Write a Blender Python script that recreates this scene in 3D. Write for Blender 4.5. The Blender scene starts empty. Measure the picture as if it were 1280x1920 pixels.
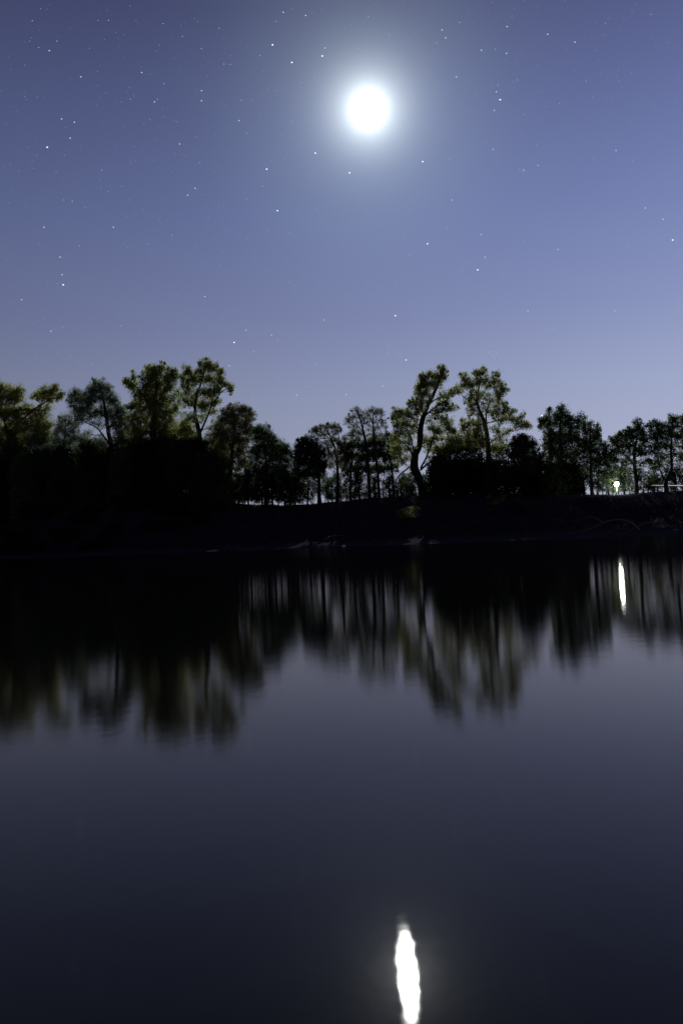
import bpy, math, random
import numpy as np
from mathutils import Vector, Matrix

rnd = random.Random(7)
rng = np.random.default_rng(11)
S = bpy.context.scene
C = S.collection
R = math.radians

# ------------------------------------------------------------------ camera
FPX = 1507.0                      # focal length in photo pixels (1280 x 1920)
CAM = Vector((0, 0, 1.3))
PITCH, ROLL = R(1.82), R(2.5)
f0 = Vector((0, math.cos(PITCH), math.sin(PITCH)))
r0 = Vector((1, 0, 0)); u0 = r0.cross(f0)
cr = r0 * math.cos(ROLL) - u0 * math.sin(ROLL)
cu = u0 * math.cos(ROLL) + r0 * math.sin(ROLL)
cd = bpy.data.cameras.new('camera')
cam = bpy.data.objects.new('camera', cd); C.objects.link(cam)
cd.sensor_fit = 'VERTICAL'; cd.sensor_height = 36; cd.lens = FPX / 1920 * 36
cd.clip_start = 0.1; cd.clip_end = 30000
cam.matrix_world = Matrix(((cr.x, cu.x, -f0.x, CAM.x), (cr.y, cu.y, -f0.y, CAM.y),
                           (cr.z, cu.z, -f0.z, CAM.z), (0, 0, 0, 1)))
S.camera = cam

def ray(px, py):
    return f0 + cr * ((px - 640) / FPX) - cu * ((py - 960) / FPX)
def at(px, py, Y):                # world point seen at a photo pixel, Y metres north
    d = ray(px, py); return CAM + d * (Y / d.y)

MOON = ray(690, 205).normalized()

# ------------------------------------------------------------------ night sky
w = bpy.data.worlds.new('World'); S.world = w; w.use_nodes = True
nt = w.node_tree; N = nt.nodes; L = nt.links; N.clear()
def wn(t, **k):
    n = N.new(t)
    for a, b in k.items(): setattr(n, a, b)
    return n
def wmath(op, a, b=None, clamp=False):
    n = wn('ShaderNodeMath', operation=op, use_clamp=clamp)
    for i, v in enumerate((a, b)):
        if v is None: continue
        if isinstance(v, (int, float)): n.inputs[i].default_value = v
        else: L.new(v, n.inputs[i])
    return n.outputs[0]
tc = wn('ShaderNodeTexCoord')
sep = wn('ShaderNodeSeparateXYZ'); L.new(tc.outputs['Generated'], sep.inputs[0])
ramp = wn('ShaderNodeValToRGB'); L.new(sep.outputs['Z'], ramp.inputs[0])
cols = [(0.0, (.360, .370, .450)), (.07, (.330, .350, .465)), (.17, (.262, .300, .448)), (.265, (.190, .225, .400)),
        (.37, (.138, .174, .350)), (.47, (.097, .121, .262)), (.56, (.063, .076, .172)), (.8, (.03, .04, .11))]
el = ramp.color_ramp.elements
while len(el) < len(cols): el.new(.5)
for e, (p, c) in zip(el, cols): e.position = p; e.color = (*c, 1)
dot = wn('ShaderNodeVectorMath', operation='DOT_PRODUCT')
L.new(tc.outputs['Generated'], dot.inputs[0]); dot.inputs[1].default_value = MOON
th = wmath('ARCCOSINE', wmath('MINIMUM', dot.outputs['Value'], 0.999999))
# the sky is brightest on the moon's side and falls off behind the viewer; it is brighter to the right
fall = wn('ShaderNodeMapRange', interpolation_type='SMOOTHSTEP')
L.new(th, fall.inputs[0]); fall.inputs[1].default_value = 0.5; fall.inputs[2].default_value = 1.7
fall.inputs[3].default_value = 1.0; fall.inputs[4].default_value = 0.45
side = wmath('ADD', 1.0, wmath('MULTIPLY', sep.outputs['X'], 0.70))
base = wn('ShaderNodeVectorMath', operation='SCALE')
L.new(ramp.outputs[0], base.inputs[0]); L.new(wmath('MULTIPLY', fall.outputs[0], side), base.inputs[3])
def halo(k, s, col, gauss=False):
    x = wmath('DIVIDE', th, s)
    if gauss: x = wmath('MULTIPLY', x, x)
    e = wmath('MULTIPLY', wmath('EXPONENT', wmath('MULTIPLY', x, -1.0)), k)
    v = wn('ShaderNodeVectorMath', operation='SCALE'); v.inputs[0].default_value = col; L.new(e, v.inputs[3])
    return v.outputs[0]
acc = base.outputs[0]
for h in (halo(2.25, .0203, (.90, 1, 1)), halo(.115, .130, (.78, 1.0, .96), True), halo(.5, .0175, (1, 1, 1), True)):
    a = wn('ShaderNodeVectorMath', operation='ADD'); L.new(acc, a.inputs[0]); L.new(h, a.inputs[1]); acc = a.outputs[0]
bg = wn('ShaderNodeBackground'); L.new(acc, bg.inputs[0]); bg.inputs[1].default_value = 1.0
wo = wn('ShaderNodeOutputWorld'); L.new(bg.outputs[0], wo.inputs[0])

# moonlight
sd = bpy.data.lights.new('moonlight', 'SUN'); sd.energy = 3.4; sd.angle = R(0.5); sd.color = (.90, .98, 1.0)
so = bpy.data.objects.new('moonlight', sd); C.objects.link(so)
so.rotation_euler = MOON.to_track_quat('Z', 'Y').to_euler()

S.view_settings.view_transform = 'Standard'; S.view_settings.look = 'None'
S.view_settings.exposure = 0; S.view_settings.gamma = 1
S.cycles.max_bounces = 6; S.cycles.diffuse_bounces = 2; S.cycles.glossy_bounces = 2
S.cycles.transmission_bounces = 3; S.cycles.transparent_max_bounces = 4
S.cycles.use_denoising = True
S.cycles.sample_clamp_indirect = 4.0

# ------------------------------------------------------------------ helpers
def tag(o, label=None, cat=None, group=None, kind=None):
    for k, v in (('label', label), ('category', cat), ('group', group), ('kind', kind)):
        if v: o[k] = v
    return o
def mesh_obj(name, verts, faces, mat, parent=None, origin=None, smooth=False):
    v = np.asarray(verts, dtype=np.float32)
    if origin is not None: v = v - np.array(origin, dtype=np.float32)
    me = bpy.data.meshes.new(name)
    if isinstance(faces, np.ndarray):
        k = faces.shape[1]; n = faces.shape[0]
        me.vertices.add(len(v)); me.vertices.foreach_set('co', v.ravel())
        me.loops.add(n * k); me.loops.foreach_set('vertex_index', faces.astype(np.int32).ravel())
        me.polygons.add(n); me.polygons.foreach_set('loop_start', np.arange(0, n * k, k, dtype=np.int32))
        me.update(calc_edges=True); me.validate()
    else:
        me.from_pydata([tuple(p) for p in v], [], [tuple(f) for f in faces]); me.update()
    if smooth: me.polygons.foreach_set('use_smooth', [True] * len(me.polygons))
    if mat: me.materials.append(mat)
    o = bpy.data.objects.new(name, me); C.objects.link(o)
    if parent is not None: o.parent = parent
    elif origin is not None: o.location = origin
    return o
def empty(name, loc):
    o = bpy.data.objects.new(name, None); C.objects.link(o); o.location = loc; return o
class TB:                                   # tube builder: many tapered tubes -> one mesh
    def __init__(s): s.v = []; s.f = []
    def tube(s, pts, rad, sides=7, rough=0.0, sub=3):
        pts = [Vector(p) for p in pts]; n = len(pts)
        P = []; Rr = []
        for i in range(n - 1):
            a = pts[max(i - 1, 0)]; b = pts[i]; c = pts[i + 1]; d = pts[min(i + 2, n - 1)]
            for k in range(sub):
                t = k / sub
                P.append(.5 * ((2 * b) + (c - a) * t + (2 * a - 5 * b + 4 * c - d) * t * t + (3 * b - a - 3 * c + d) * t ** 3))
                Rr.append(rad[i] * (1 - t) + rad[i + 1] * t)
        P.append(pts[-1]); Rr.append(rad[-1])
        base = len(s.v)
        side = Vector((rnd.uniform(-1, 1), rnd.uniform(-1, 1), .2)).normalized()
        for i, p in enumerate(P):
            t = (P[min(i + 1, len(P) - 1)] - P[max(i - 1, 0)])
            if t.length < 1e-6: t = Vector((0, 0, 1))
            t.normalize()
            x = (side - t * side.dot(t))
            if x.length < 1e-4: x = t.orthogonal()
            x.normalize(); y = t.cross(x); side = x
            for k in range(sides):
                a = 2 * math.pi * k / sides
                r = Rr[i] * (1 + rough * rnd.uniform(-1, 1))
                s.v.append(p + x * (math.cos(a) * r) + y * (math.sin(a) * r))
        for i in range(len(P) - 1):
            for k in range(sides):
                a = base + i * sides + k; b = base + i * sides + (k + 1) % sides
                s.f.append((a, b, b + sides, a + sides))
        s.f.append(tuple(base + k for k in reversed(range(sides))))
        s.f.append(tuple(base + (len(P) - 1) * sides + k for k in range(sides)))
    def build(s, name, mat, parent=None, origin=None):
        return mesh_obj(name, [tuple(p) for p in s.v], s.f, mat, parent, origin, True)

# ------------------------------------------------------------------ materials
def new_mat(name):
    m = bpy.data.materials.new(name); m.use_nodes = True; m.node_tree.nodes.clear(); return m
def leaf_mat(name, a, b, trans=.5, rough=.6):
    if trans > .45: a = [c * 1.25 for c in a]; b = [c * 1.25 for c in b]
    m = new_mat(name); t = m.node_tree; n = t.nodes; l = t.links
    geo = n.new('ShaderNodeNewGeometry'); co = n.new('ShaderNodeTexCoord')
    ns = n.new('ShaderNodeTexNoise'); ns.inputs['Scale'].default_value = .35; ns.inputs['Detail'].default_value = 3
    l.new(co.outputs['Object'], ns.inputs['Vector'])
    ad = n.new('ShaderNodeMath'); ad.operation = 'ADD'
    l.new(geo.outputs['Random Per Island'], ad.inputs[0]); l.new(ns.outputs[0], ad.inputs[1])
    mr = n.new('ShaderNodeMapRange'); mr.inputs[1].default_value = .35; mr.inputs[2].default_value = 1.5
    l.new(ad.outputs[0], mr.inputs[0])
    mx = n.new('ShaderNodeMix'); mx.data_type = 'RGBA'; l.new(mr.outputs[0], mx.inputs['Factor'])
    mx.inputs['A'].default_value = (*a, 1); mx.inputs['B'].default_value = (*b, 1)
    col = mx.outputs['Result']
    d = n.new('ShaderNodeBsdfDiffuse'); tr = n.new('ShaderNodeBsdfTranslucent')
    l.new(col, d.inputs[0]); l.new(col, tr.inputs[0])
    ms = n.new('ShaderNodeMixShader'); ms.inputs[0].default_value = trans
    l.new(d.outputs[0], ms.inputs[1]); l.new(tr.outputs[0], ms.inputs[2])
    o = n.new('ShaderNodeOutputMaterial'); l.new(ms.outputs[0], o.inputs[0]); return m
LEAF = {
    'yellow': leaf_mat('leaf_yellow_green', (.13, .145, .042), (.33, .325, .10), .64),
    'olive':  leaf_mat('leaf_olive', (.115, .13, .040), (.33, .335, .11), .62),
    'grey':   leaf_mat('leaf_grey_green', (.07, .09, .055), (.20, .22, .13), .55),
    'brown':  leaf_mat('leaf_rusty_olive', (.08, .08, .032), (.21, .20, .085), .55),
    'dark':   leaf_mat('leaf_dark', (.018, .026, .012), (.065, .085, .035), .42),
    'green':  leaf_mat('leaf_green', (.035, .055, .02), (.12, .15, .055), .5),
    'black':  leaf_mat('leaf_deep_shade', (.008, .010, .006), (.020, .026, .012), .3),  # darkest leaves: the deep shade under the row is put into their colour
}
def bark_mat(name, a, b, bump=.3):
    m = new_mat(name); t = m.node_tree; n = t.nodes; l = t.links
    co = n.new('ShaderNodeTexCoord'); mp = n.new('ShaderNodeMapping'); mp.inputs['Scale'].default_value = (6, 6, 1.2)
    l.new(co.outputs['Object'], mp.inputs[0])
    ns = n.new('ShaderNodeTexNoise'); ns.inputs['Scale'].default_value = 1.5; ns.inputs['Detail'].default_value = 6
    l.new(mp.outputs[0], ns.inputs['Vector'])
    mx = n.new('ShaderNodeMix'); mx.data_type = 'RGBA'; l.new(ns.outputs[0], mx.inputs['Factor'])
    mx.inputs['A'].default_value = (*a, 1); mx.inputs['B'].default_value = (*b, 1)
    p = n.new('ShaderNodeBsdfPrincipled'); p.inputs['Roughness'].default_value = .9
    p.inputs['Specular IOR Level'].default_value = .15
    l.new(mx.outputs['Result'], p.inputs['Base Color'])
    bp = n.new('ShaderNodeBump'); bp.inputs['Strength'].default_value = bump; l.new(ns.outputs[0], bp.inputs['Height'])
    l.new(bp.outputs[0], p.inputs['Normal'])
    o = n.new('ShaderNodeOutputMaterial'); l.new(p.outputs[0], o.inputs[0]); return m
BARK = bark_mat('bark', (.014, .012, .010), (.05, .043, .035))
DRIFT = bark_mat('bleached_wood', (.07, .055, .055), (.20, .165, .16), .2)
def emit_mat(name, col, s, sampling='NONE'):
    m = new_mat(name); n = m.node_tree.nodes
    e = n.new('ShaderNodeEmission'); e.inputs[0].default_value = (*col, 1); e.inputs[1].default_value = s
    o = n.new('ShaderNodeOutputMaterial'); m.node_tree.links.new(e.outputs[0], o.inputs[0])
    m.cycles.emission_sampling = sampling; return m
def plain_mat(name, col, rough=.5, metal=0.):
    m = new_mat(name); t = m.node_tree; n = t.nodes; l = t.links
    p = n.new('ShaderNodeBsdfPrincipled'); p.inputs['Roughness'].default_value = rough; p.inputs['Metallic'].default_value = metal
    ns = n.new('ShaderNodeTexNoise'); ns.inputs['Scale'].default_value = 9; ns.inputs['Detail'].default_value = 4
    mx = n.new('ShaderNodeMix'); mx.data_type = 'RGBA'; l.new(ns.outputs[0], mx.inputs['Factor'])
    mx.inputs['A'].default_value = (*[c * .75 for c in col], 1); mx.inputs['B'].default_value = (*[min(1, c * 1.2) for c in col], 1)
    l.new(mx.outputs['Result'], p.inputs['Base Color'])
    o = n.new('ShaderNodeOutputMaterial'); l.new(p.outputs[0], o.inputs[0]); return m

# ------------------------------------------------------------------ the river and its banks
KX, CS = .59, .861                            # the far shore runs obliquely: Y + KX*X = 113
def s_of(X, Y): return (Y + KX * X - 113) * CS
def wob(X, Y): return 0.7 * math.sin(X * .13 + 1) + .45 * math.sin(X * .31 + Y * .05) + .25 * math.sin(X * .83 + Y * .4)
def sm(a, b, x):
    t = min(1, max(0, (x - a) / (b - a))); return t * t * (3 - 2 * t)
def crest_h(X):
    xs = (-400, -90, -70, -50, -24, -8, 12, 22, 40, 60, 300); hs = (9, 11.8, 11.6, 10.3, 8.8, 7.5, 7.75, 7.2, 5.75, 5.7, 6)
    return float(np.interp(X, xs, hs))
def ground_z(X, Y):
    s = s_of(X, Y)
    if s > -48:
        s2 = s + wob(X, Y) * sm(0, 6, s) * .9 + .12 * math.sin(X * 1.1) + .08 * math.sin(X * 2.7 + 1)
        h = crest_h(X)
        if s2 < 0: return max(-2.2, s2 * .22)
        z = .05 * min(s2, 1.0) * 1 + .75 * sm(0, 9, s2)
        z += (h - .8) * (sm(9.5, 22, s2) * .92 + .08 * sm(16, 25, s2))
        z += .16 * math.sin(X * .9 + Y * .7) * math.sin(Y * .55 - X * .3) * sm(5, 12, s2) * (1 - .6 * sm(24, 40, s2))
        z -= 1.0 * sm(28, 60, s2)
        return z
    n = -(s + 97.4)                           # metres inland of the near shore
    if n < 0: return max(-2.2, n * .35)
    return 0.05 + .55 * sm(0, 6, n) + 2.2 * sm(6, 30, n)
def axis(edges):
    out = []
    for a, b, st in edges: out += list(np.arange(a, b, st))
    return out + [edges[-1][1]]
# grid aligned with the shore: u along it, s across it
us = axis([(-6000, -1000, 500), (-1000, -240, 40), (-240, -120, 4), (-120, 130, .8), (130, 300, 6), (300, 1000, 50), (1000, 6000, 500)])
ss = axis([(-1500, -200, 130), (-200, -120, 10), (-120, -92, 1), (-92, -8, 7), (-8, 34, .5), (34, 80, 3), (80, 300, 20), (300, 6000, 475)])
UX, UY = CS, -KX * CS                         # unit vector along the shore (right, towards us)
SX, SY = KX * CS, CS
gv = []
for s in ss:
    for u in us:
        X = u * UX + s * SX + 0; Y = u * UY + s * SY
        # origin of the shore frame: the point of the far shore nearest to the camera
        X += 113 * CS * SX; Y += 113 * CS * SY
        gv.append((X, Y, ground_z(X, Y)))
nu = len(us); idx = np.arange(len(gv)).reshape(len(ss), nu)
gf = np.stack([idx[:-1, :-1], idx[:-1, 1:], idx[1:, 1:], idx[1:, :-1]], -1).reshape(-1, 4)
gm = new_mat('bank_earth'); t_ = gm.node_tree; n = t_.nodes; l = t_.links
co = n.new('ShaderNodeTexCoord')
n1 = n.new('ShaderNodeTexNoise'); n1.inputs['Scale'].default_value = .5; n1.inputs['Detail'].default_value = 9; n1.inputs['Roughness'].default_value = .65
n2 = n.new('ShaderNodeTexNoise'); n2.inputs['Scale'].default_value = 4; n2.inputs['Detail'].default_value = 8
l.new(co.outputs['Object'], n1.inputs['Vector']); l.new(co.outputs['Object'], n2.inputs['Vector'])
mx = n.new('ShaderNodeMix'); mx.data_type = 'RGBA'; l.new(n1.outputs[0], mx.inputs['Factor'])
mx.inputs['A'].default_value = (.012, .009, .013, 1); mx.inputs['B'].default_value = (.045, .033, .045, 1)
sp = n.new('ShaderNodeSeparateXYZ'); l.new(co.outputs['Object'], sp.inputs[0])
mr = n.new('ShaderNodeMapRange'); mr.inputs[1].default_value = .15; mr.inputs[2].default_value = .9
mr.inputs[3].default_value = 1.0; mr.inputs[4].default_value = 0.0; l.new(sp.outputs['Z'], mr.inputs[0])
m2 = n.new('ShaderNodeMix'); m2.data_type = 'RGBA'; l.new(mr.outputs[0], m2.inputs['Factor'])
l.new(mx.outputs['Result'], m2.inputs['A']); m2.inputs['B'].default_value = (.042, .036, .046, 1)
p = n.new('ShaderNodeBsdfPrincipled'); p.inputs['Roughness'].default_value = 1; p.inputs['Specular IOR Level'].default_value = 0
l.new(m2.outputs['Result'], p.inputs['Base Color'])
bp = n.new('ShaderNodeBump'); bp.inputs['Strength'].default_value = .5; bp.inputs['Distance'].default_value = .12
l.new(n2.outputs[0], bp.inputs['Height']); l.new(bp.outputs[0], p.inputs['Normal'])
o_ = n.new('ShaderNodeOutputMaterial'); l.new(p.outputs[0], o_.inputs[0])
g = mesh_obj('ground', gv, gf, gm, smooth=True); tag(g, kind='structure')

# water
wm = new_mat('river_water'); t_ = wm.node_tree; n = t_.nodes; l = t_.links
co = n.new('ShaderNodeTexCoord')
def mathn(op, a, b=None, c=None):
    x = n.new('ShaderNodeMath'); x.operation = op
    for i, v in enumerate((a, b, c)):
        if v is None: continue
        if isinstance(v, (int, float)): x.inputs[i].default_value = v
        else: l.new(v, x.inputs[i])
    return x.outputs[0]
sp = n.new('ShaderNodeSeparateXYZ'); l.new(co.outputs['Object'], sp.inputs[0])
# distance from the far shore: a breeze ruffles the strip of water along it
sdist = mathn('MULTIPLY', mathn('ADD', mathn('ADD', sp.outputs['Y'], mathn('MULTIPLY', sp.outputs['X'], KX)), -113), -CS)
nw = n.new('ShaderNodeTexNoise'); nw.inputs['Scale'].default_value = 1; nw.inputs['Detail'].default_value = 3
mp = n.new('ShaderNodeMapping'); mp.inputs['Scale'].default_value = (.02, .25, 1); mp.inputs['Rotation'].default_value = (0, 0, R(30.5))
l.new(co.outputs['Object'], mp.inputs[0]); l.new(mp.outputs[0], nw.inputs['Vector'])
strip = n.new('ShaderNodeMapRange'); strip.interpolation_type = 'SMOOTHSTEP'
l.new(mathn('ADD', sdist, mathn('MULTIPLY', mathn('ADD', nw.outputs[0], -.5), 30)), strip.inputs[0])
strip.inputs[1].default_value = 6; strip.inputs[2].default_value = 40; strip.inputs[3].default_value = 1; strip.inputs[4].default_value = 0
WROUGH, WSTRIP = .075, .055
rough = mathn('ADD', WROUGH, mathn('MULTIPLY', strip.outputs[0], WSTRIP))
nb = n.new('ShaderNodeTexNoise'); nb.inputs['Scale'].default_value = 1; nb.inputs['Detail'].default_value = 4
mb = n.new('ShaderNodeMapping'); mb.inputs['Scale'].default_value = (.9, 2.6, 1)
l.new(co.outputs['Object'], mb.inputs[0]); l.new(mb.outputs[0], nb.inputs['Vector'])
nb2 = n.new('ShaderNodeTexNoise'); nb2.inputs['Scale'].default_value = 1; nb2.inputs['Detail'].default_value = 2
mb2 = n.new('ShaderNodeMapping'); mb2.inputs['Scale'].default_value = (7, 5, 1)
l.new(co.outputs['Object'], mb2.inputs[0]); l.new(mb2.outputs[0], nb2.inputs['Vector'])
hgt = mathn('ADD', mathn('MULTIPLY', nb.outputs[0], .0002), mathn('MULTIPLY', nb2.outputs[0], .00040))
bp = n.new('ShaderNodeBump'); bp.inputs['Strength'].default_value = 1; bp.inputs['Distance'].default_value = 1
l.new(hgt, bp.inputs['Height'])
gl = n.new('ShaderNodeBsdfAnisotropic'); gl.distribution = 'BECKMANN'
l.new(rough, gl.inputs['Roughness']); gl.inputs['Anisotropy'].default_value = .34
tg = n.new('ShaderNodeCombineXYZ'); tg.inputs[0].default_value = 1; tg.inputs[1].default_value = 0
l.new(tg.outputs[0], gl.inputs['Tangent']); l.new(bp.outputs[0], gl.inputs['Normal'])
gl.inputs['Color'].default_value = (1, .93, .88, 1)
df = n.new('ShaderNodeBsdfDiffuse'); df.inputs[0].default_value = (.003, .003, .003, 1)
fr = n.new('ShaderNodeFresnel'); fr.inputs['IOR'].default_value = 1.30; l.new(bp.outputs[0], fr.inputs['Normal'])
ms = n.new('ShaderNodeMixShader'); l.new(fr.outputs[0], ms.inputs[0]); l.new(df.outputs[0], ms.inputs[1]); l.new(gl.outputs[0], ms.inputs[2])
o_ = n.new('ShaderNodeOutputMaterial'); l.new(ms.outputs[0], o_.inputs[0])
wv = []
for s, u in ((-105, -5500), (-105, 5500), (6, 5500), (6, -5500)):
    wv.append((u * UX + (s + 113 * CS) * SX, u * UY + (s + 113 * CS) * SY, 0))
wat = mesh_obj('water', wv, [(0, 1, 2, 3)], wm); tag(wat, kind='structure')

# ------------------------------------------------------------------ trees
def tree_Y(px, s=25):
    t = (px - 640) / FPX
    return (113 + s / CS) / (1 + KX * t)
def leaves(centres, radii, counts, size, flat=.0):
    """leaf faces gathered in clumps; every leaf is a kite-shaped quad of its own"""
    Vs = []; 
    for c, r, k in zip(centres, radii, counts):
        if k <= 0: continue
        q = rng.normal(size=(k, 3)); q /= np.linalg.norm(q, axis=1)[:, None]
        rr = rng.random(k) ** .55
        P = c + q * (rr[:, None] * r)
        a = rng.normal(size=(k, 3)); a[:, 2] -= .5; a /= np.linalg.norm(a, axis=1)[:, None]
        b = rng.normal(size=(k, 3)); b -= (b * a).sum(1)[:, None] * a; b /= np.linalg.norm(b, axis=1)[:, None]
        ln = (size * rng.uniform(.6, 1.25, k))[:, None]; wd = ln * rng.uniform(.55, .85, k)[:, None]
        nrm = np.cross(a, b) * wd * .12
        Vs.append(np.stack([P, P + a * ln * .45 + b * wd * .5 + nrm, P + a * ln, P + a * ln * .45 - b * wd * .5 + nrm], 1))
    V = np.concatenate(Vs).reshape(-1, 3)
    return V, np.arange(len(V)).reshape(-1, 4)
all_trees = []
def tree(name, label, trunks, limbs, lobes, leaf='olive', s=25, dens=1.0, size=.30, twig=1.0, cat='tree', group=None,
         depth=.9, clump=.34, conn=True, base=True):
    """trunks/limbs: lists of (px,py,radius in px); lobes: (px,py,rx,ry) of the leaf masses, given own depth"""
    bx = trunks[0][0][0] if trunks else lobes[0][0]
    size *= .76; trunks = [[(x, y, r * .88) for x, y, r in t] for t in trunks]; limbs = [[(x, y, r * .65) for x, y, r in t] for t in limbs]
    Y = tree_Y(bx, s); k = Y / FPX
    org = at(bx, trunks[0][0][1] if trunks else lobes[0][1], Y); org.z = ground_z(org.x, org.y)
    root = empty(name, org); tag(root, label, cat, group)
    sk = []
    for ti, tr in enumerate(trunks):
        tb = TB()
        pts = [at(x, y, Y + (0 if i == 0 else rnd.uniform(-.5, .5))) for i, (x, y, r) in enumerate(tr)]
        rad = [r * k for x, y, r in tr]
        if base:
            gz = ground_z(pts[0].x, pts[0].y) - .25
            pts[0].z = gz
            if (pts[1] - pts[0]).length > 1.6:
                m_ = pts[0].lerp(pts[1], .6 / (pts[1] - pts[0]).length); pts.insert(1, m_); rad.insert(1, rad[0])
            rad[0] *= 1.35
        tb.tube(pts, rad, 9, .06); tb.build('trunk', BARK, root, org)
        for a, b, ra, rb in zip(pts, pts[1:], rad, rad[1:]):
            for j in range(4): sk.append((a.lerp(b, j / 4), ra + (rb - ra) * j / 4))
    br = TB()
    for li in limbs:
        dz = rnd.choice((-1, 1)) * rnd.uniform(.4, 1.6)
        pts = [at(x, y, Y + dz * i / max(1, len(li) - 1)) for i, (x, y, r) in enumerate(li)]
        rad = [r * k for x, y, r in li]
        br.tube(pts, rad, 6, .05)
        for a, b, ra, rb in zip(pts, pts[1:], rad, rad[1:]):
            for j in range(3): sk.append((a.lerp(b, j / 3), ra + (rb - ra) * j / 3))
    cc = []; cr_ = []; cn = []
    for (x, y, rx, ry, *dd) in lobes:
        d_ = dens * (dd[0] if dd else 1) * 1.5
        rX, rZ = rx * k * 1.2, ry * k * 1.2; rY = (rX + rZ) * .5 * depth
        c = at(x, y, Y + rnd.uniform(-1, 1) * rY * 1.1)
        sc = c.y / Y
        if sk and conn:
            q = min(sk, key=lambda e: (e[0] - c).length + max(0, e[0].z - c.z + .2) * 3)
            L_ = (q[0] - c).length
            r_ = min(q[1] * .7, .035 + .018 * L_)
            mid = q[0].lerp(c, .5) + Vector((rnd.uniform(-1, 1), rnd.uniform(-1, 1), rnd.uniform(-1.2, .3))) * L_ * .12
            br.tube([q[0], mid, c], [r_, r_ * .75, r_ * .45], 5, 0, 3)
            cpts = [mid, c]
        else: cpts = [c]
        nt_ = int(7 * twig)
        tips = []
        for j in range(nt_):
            v = Vector((rnd.gauss(0, 1), rnd.gauss(0, 1), rnd.gauss(.35, 1))).normalized()
            tip = c + Vector((v.x * rX, v.y * rY, v.z * rZ)) * rnd.uniform(.8, 1.28)
            st = rnd.choice(cpts).lerp(c, rnd.random())
            md = st.lerp(tip, .5) + Vector((rnd.uniform(-1, 1), rnd.uniform(-1, 1), rnd.uniform(-1, 1))) * .12 * (tip - st).length
            br.tube([st, md, tip], [.035, .024, .010], 3, 0, 2); tips.append(tip)
            if twig > 1:
                for jj in range(3):
                    e = md.lerp(tip, rnd.random() * .8)
                    br.tube([e, e + Vector((rnd.gauss(0, .3), rnd.gauss(0, .3), rnd.gauss(.25, .3)))], [.018, .007], 3, 0, 1)
        area = math.pi * rX * rZ
        total = int(area * 2.1 * d_ / (size * size * .33))
        ncl = max(4, int(area * 2.6 + 3))
        for j in range(ncl):
            v = rng.normal(size=3); v /= np.linalg.norm(v); q = rng.random() ** .42
            if j < len(tips) and rnd.random() < .8: pc = np.array(tips[j]) 
            else: pc = np.array(c) + v * q * np.array((rX, rY, rZ)) * .92
            cc.append(pc); cr_.append(rng.uniform(.6, 1.3, 3) * 1.5 * clump * rng.uniform(.6, 1.5) * min(1.4, .55 + rX * .35))
            cn.append(int(total / ncl * rng.uniform(.35, 1.65)))
        # a thin scatter fills between the clumps
        cc.append(np.array(c)); cr_.append(np.array((rX, rY, rZ))); cn.append(int(total * .4))
        cc.append(np.array(c)); cr_.append(np.array((rX, rY, rZ)) * 1.25); cn.append(int(total * .22))
    if br.v: br.build('branches', BARK, root, org)
    V, F = leaves(cc, cr_, cn, size)
    mesh_obj('crown', V, F, LEAF[leaf], root, org)
    all_trees.append(root)
    return root

TG = 'trees along the crest of the far bank'
tree('cottonwood_tree', 'yellow-green tree at the left end of the row, one long bough bent right',
     [[(8, 950, 6.5), (12, 870, 5.5), (18, 825, 4.6), (8, 785, 3), (2, 750, 1.5)]],
     [[(18, 828, 4), (34, 797, 3.2), (52, 778, 2.6), (72, 762, 2), (92, 750, 1.3), (104, 742, .8)], [(8, 790, 3), (22, 774, 2.5), (42, 766, 1.6)],
      [(22, 860, 3.2), (30, 843, 3), (44, 833, 2.2), (68, 829, 1.4)], [(40, 790, 2), (36, 770, 1.4), (34, 752, 1)]],
     [(-30, 740, 24, 18), (-8, 730, 18, 14), (10, 733, 17, 13), (32, 736, 14, 12), (20, 748, 22, 10), (70, 742, 11, 7), (86, 736, 14, 10), (100, 730, 10, 9), (110, 742, 9, 8), (92, 748, 14, 7),
      (-20, 770, 22, 16), (10, 770, 18, 14, .8), (-10, 800, 24, 20), (40, 800, 14, 14, .45), (60, 785, 14, 12, .55), (80, 780, 14, 12, .6), (88, 800, 12, 14, .55), (70, 812, 14, 12, .6), (50, 820, 14, 12, .5), (88, 765, 10, 8, .6), (5, 825, 26, 18), (30, 772, 16, 12), (52, 768, 12, 9, .8), (30, 788, 16, 12, .8), (72, 768, 11, 8, .8), (56, 800, 16, 12, .8), (24, 806, 16, 12), (76, 798, 14, 12, .8), (84, 818, 14, 12, .9), (60, 828, 18, 12)],
     'yellow', dens=1.25, size=.30)
tree('young_tree', 'small thin grey-green tree between the yellow-green end tree and the rounded grey-green tree',
     [[(122, 950, 3.5), (121, 850, 3), (122, 812, 2), (124, 785, 1)]], [],
     [(124, 786, 12, 11), (112, 796, 10, 10), (138, 797, 11, 11), (122, 808, 18, 11), (140, 822, 14, 12), (108, 822, 12, 12), (124, 832, 20, 12, 1.2), (100, 838, 12, 10), (150, 838, 12, 10)],
     'grey', s=27, dens=.7, size=.24)
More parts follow.
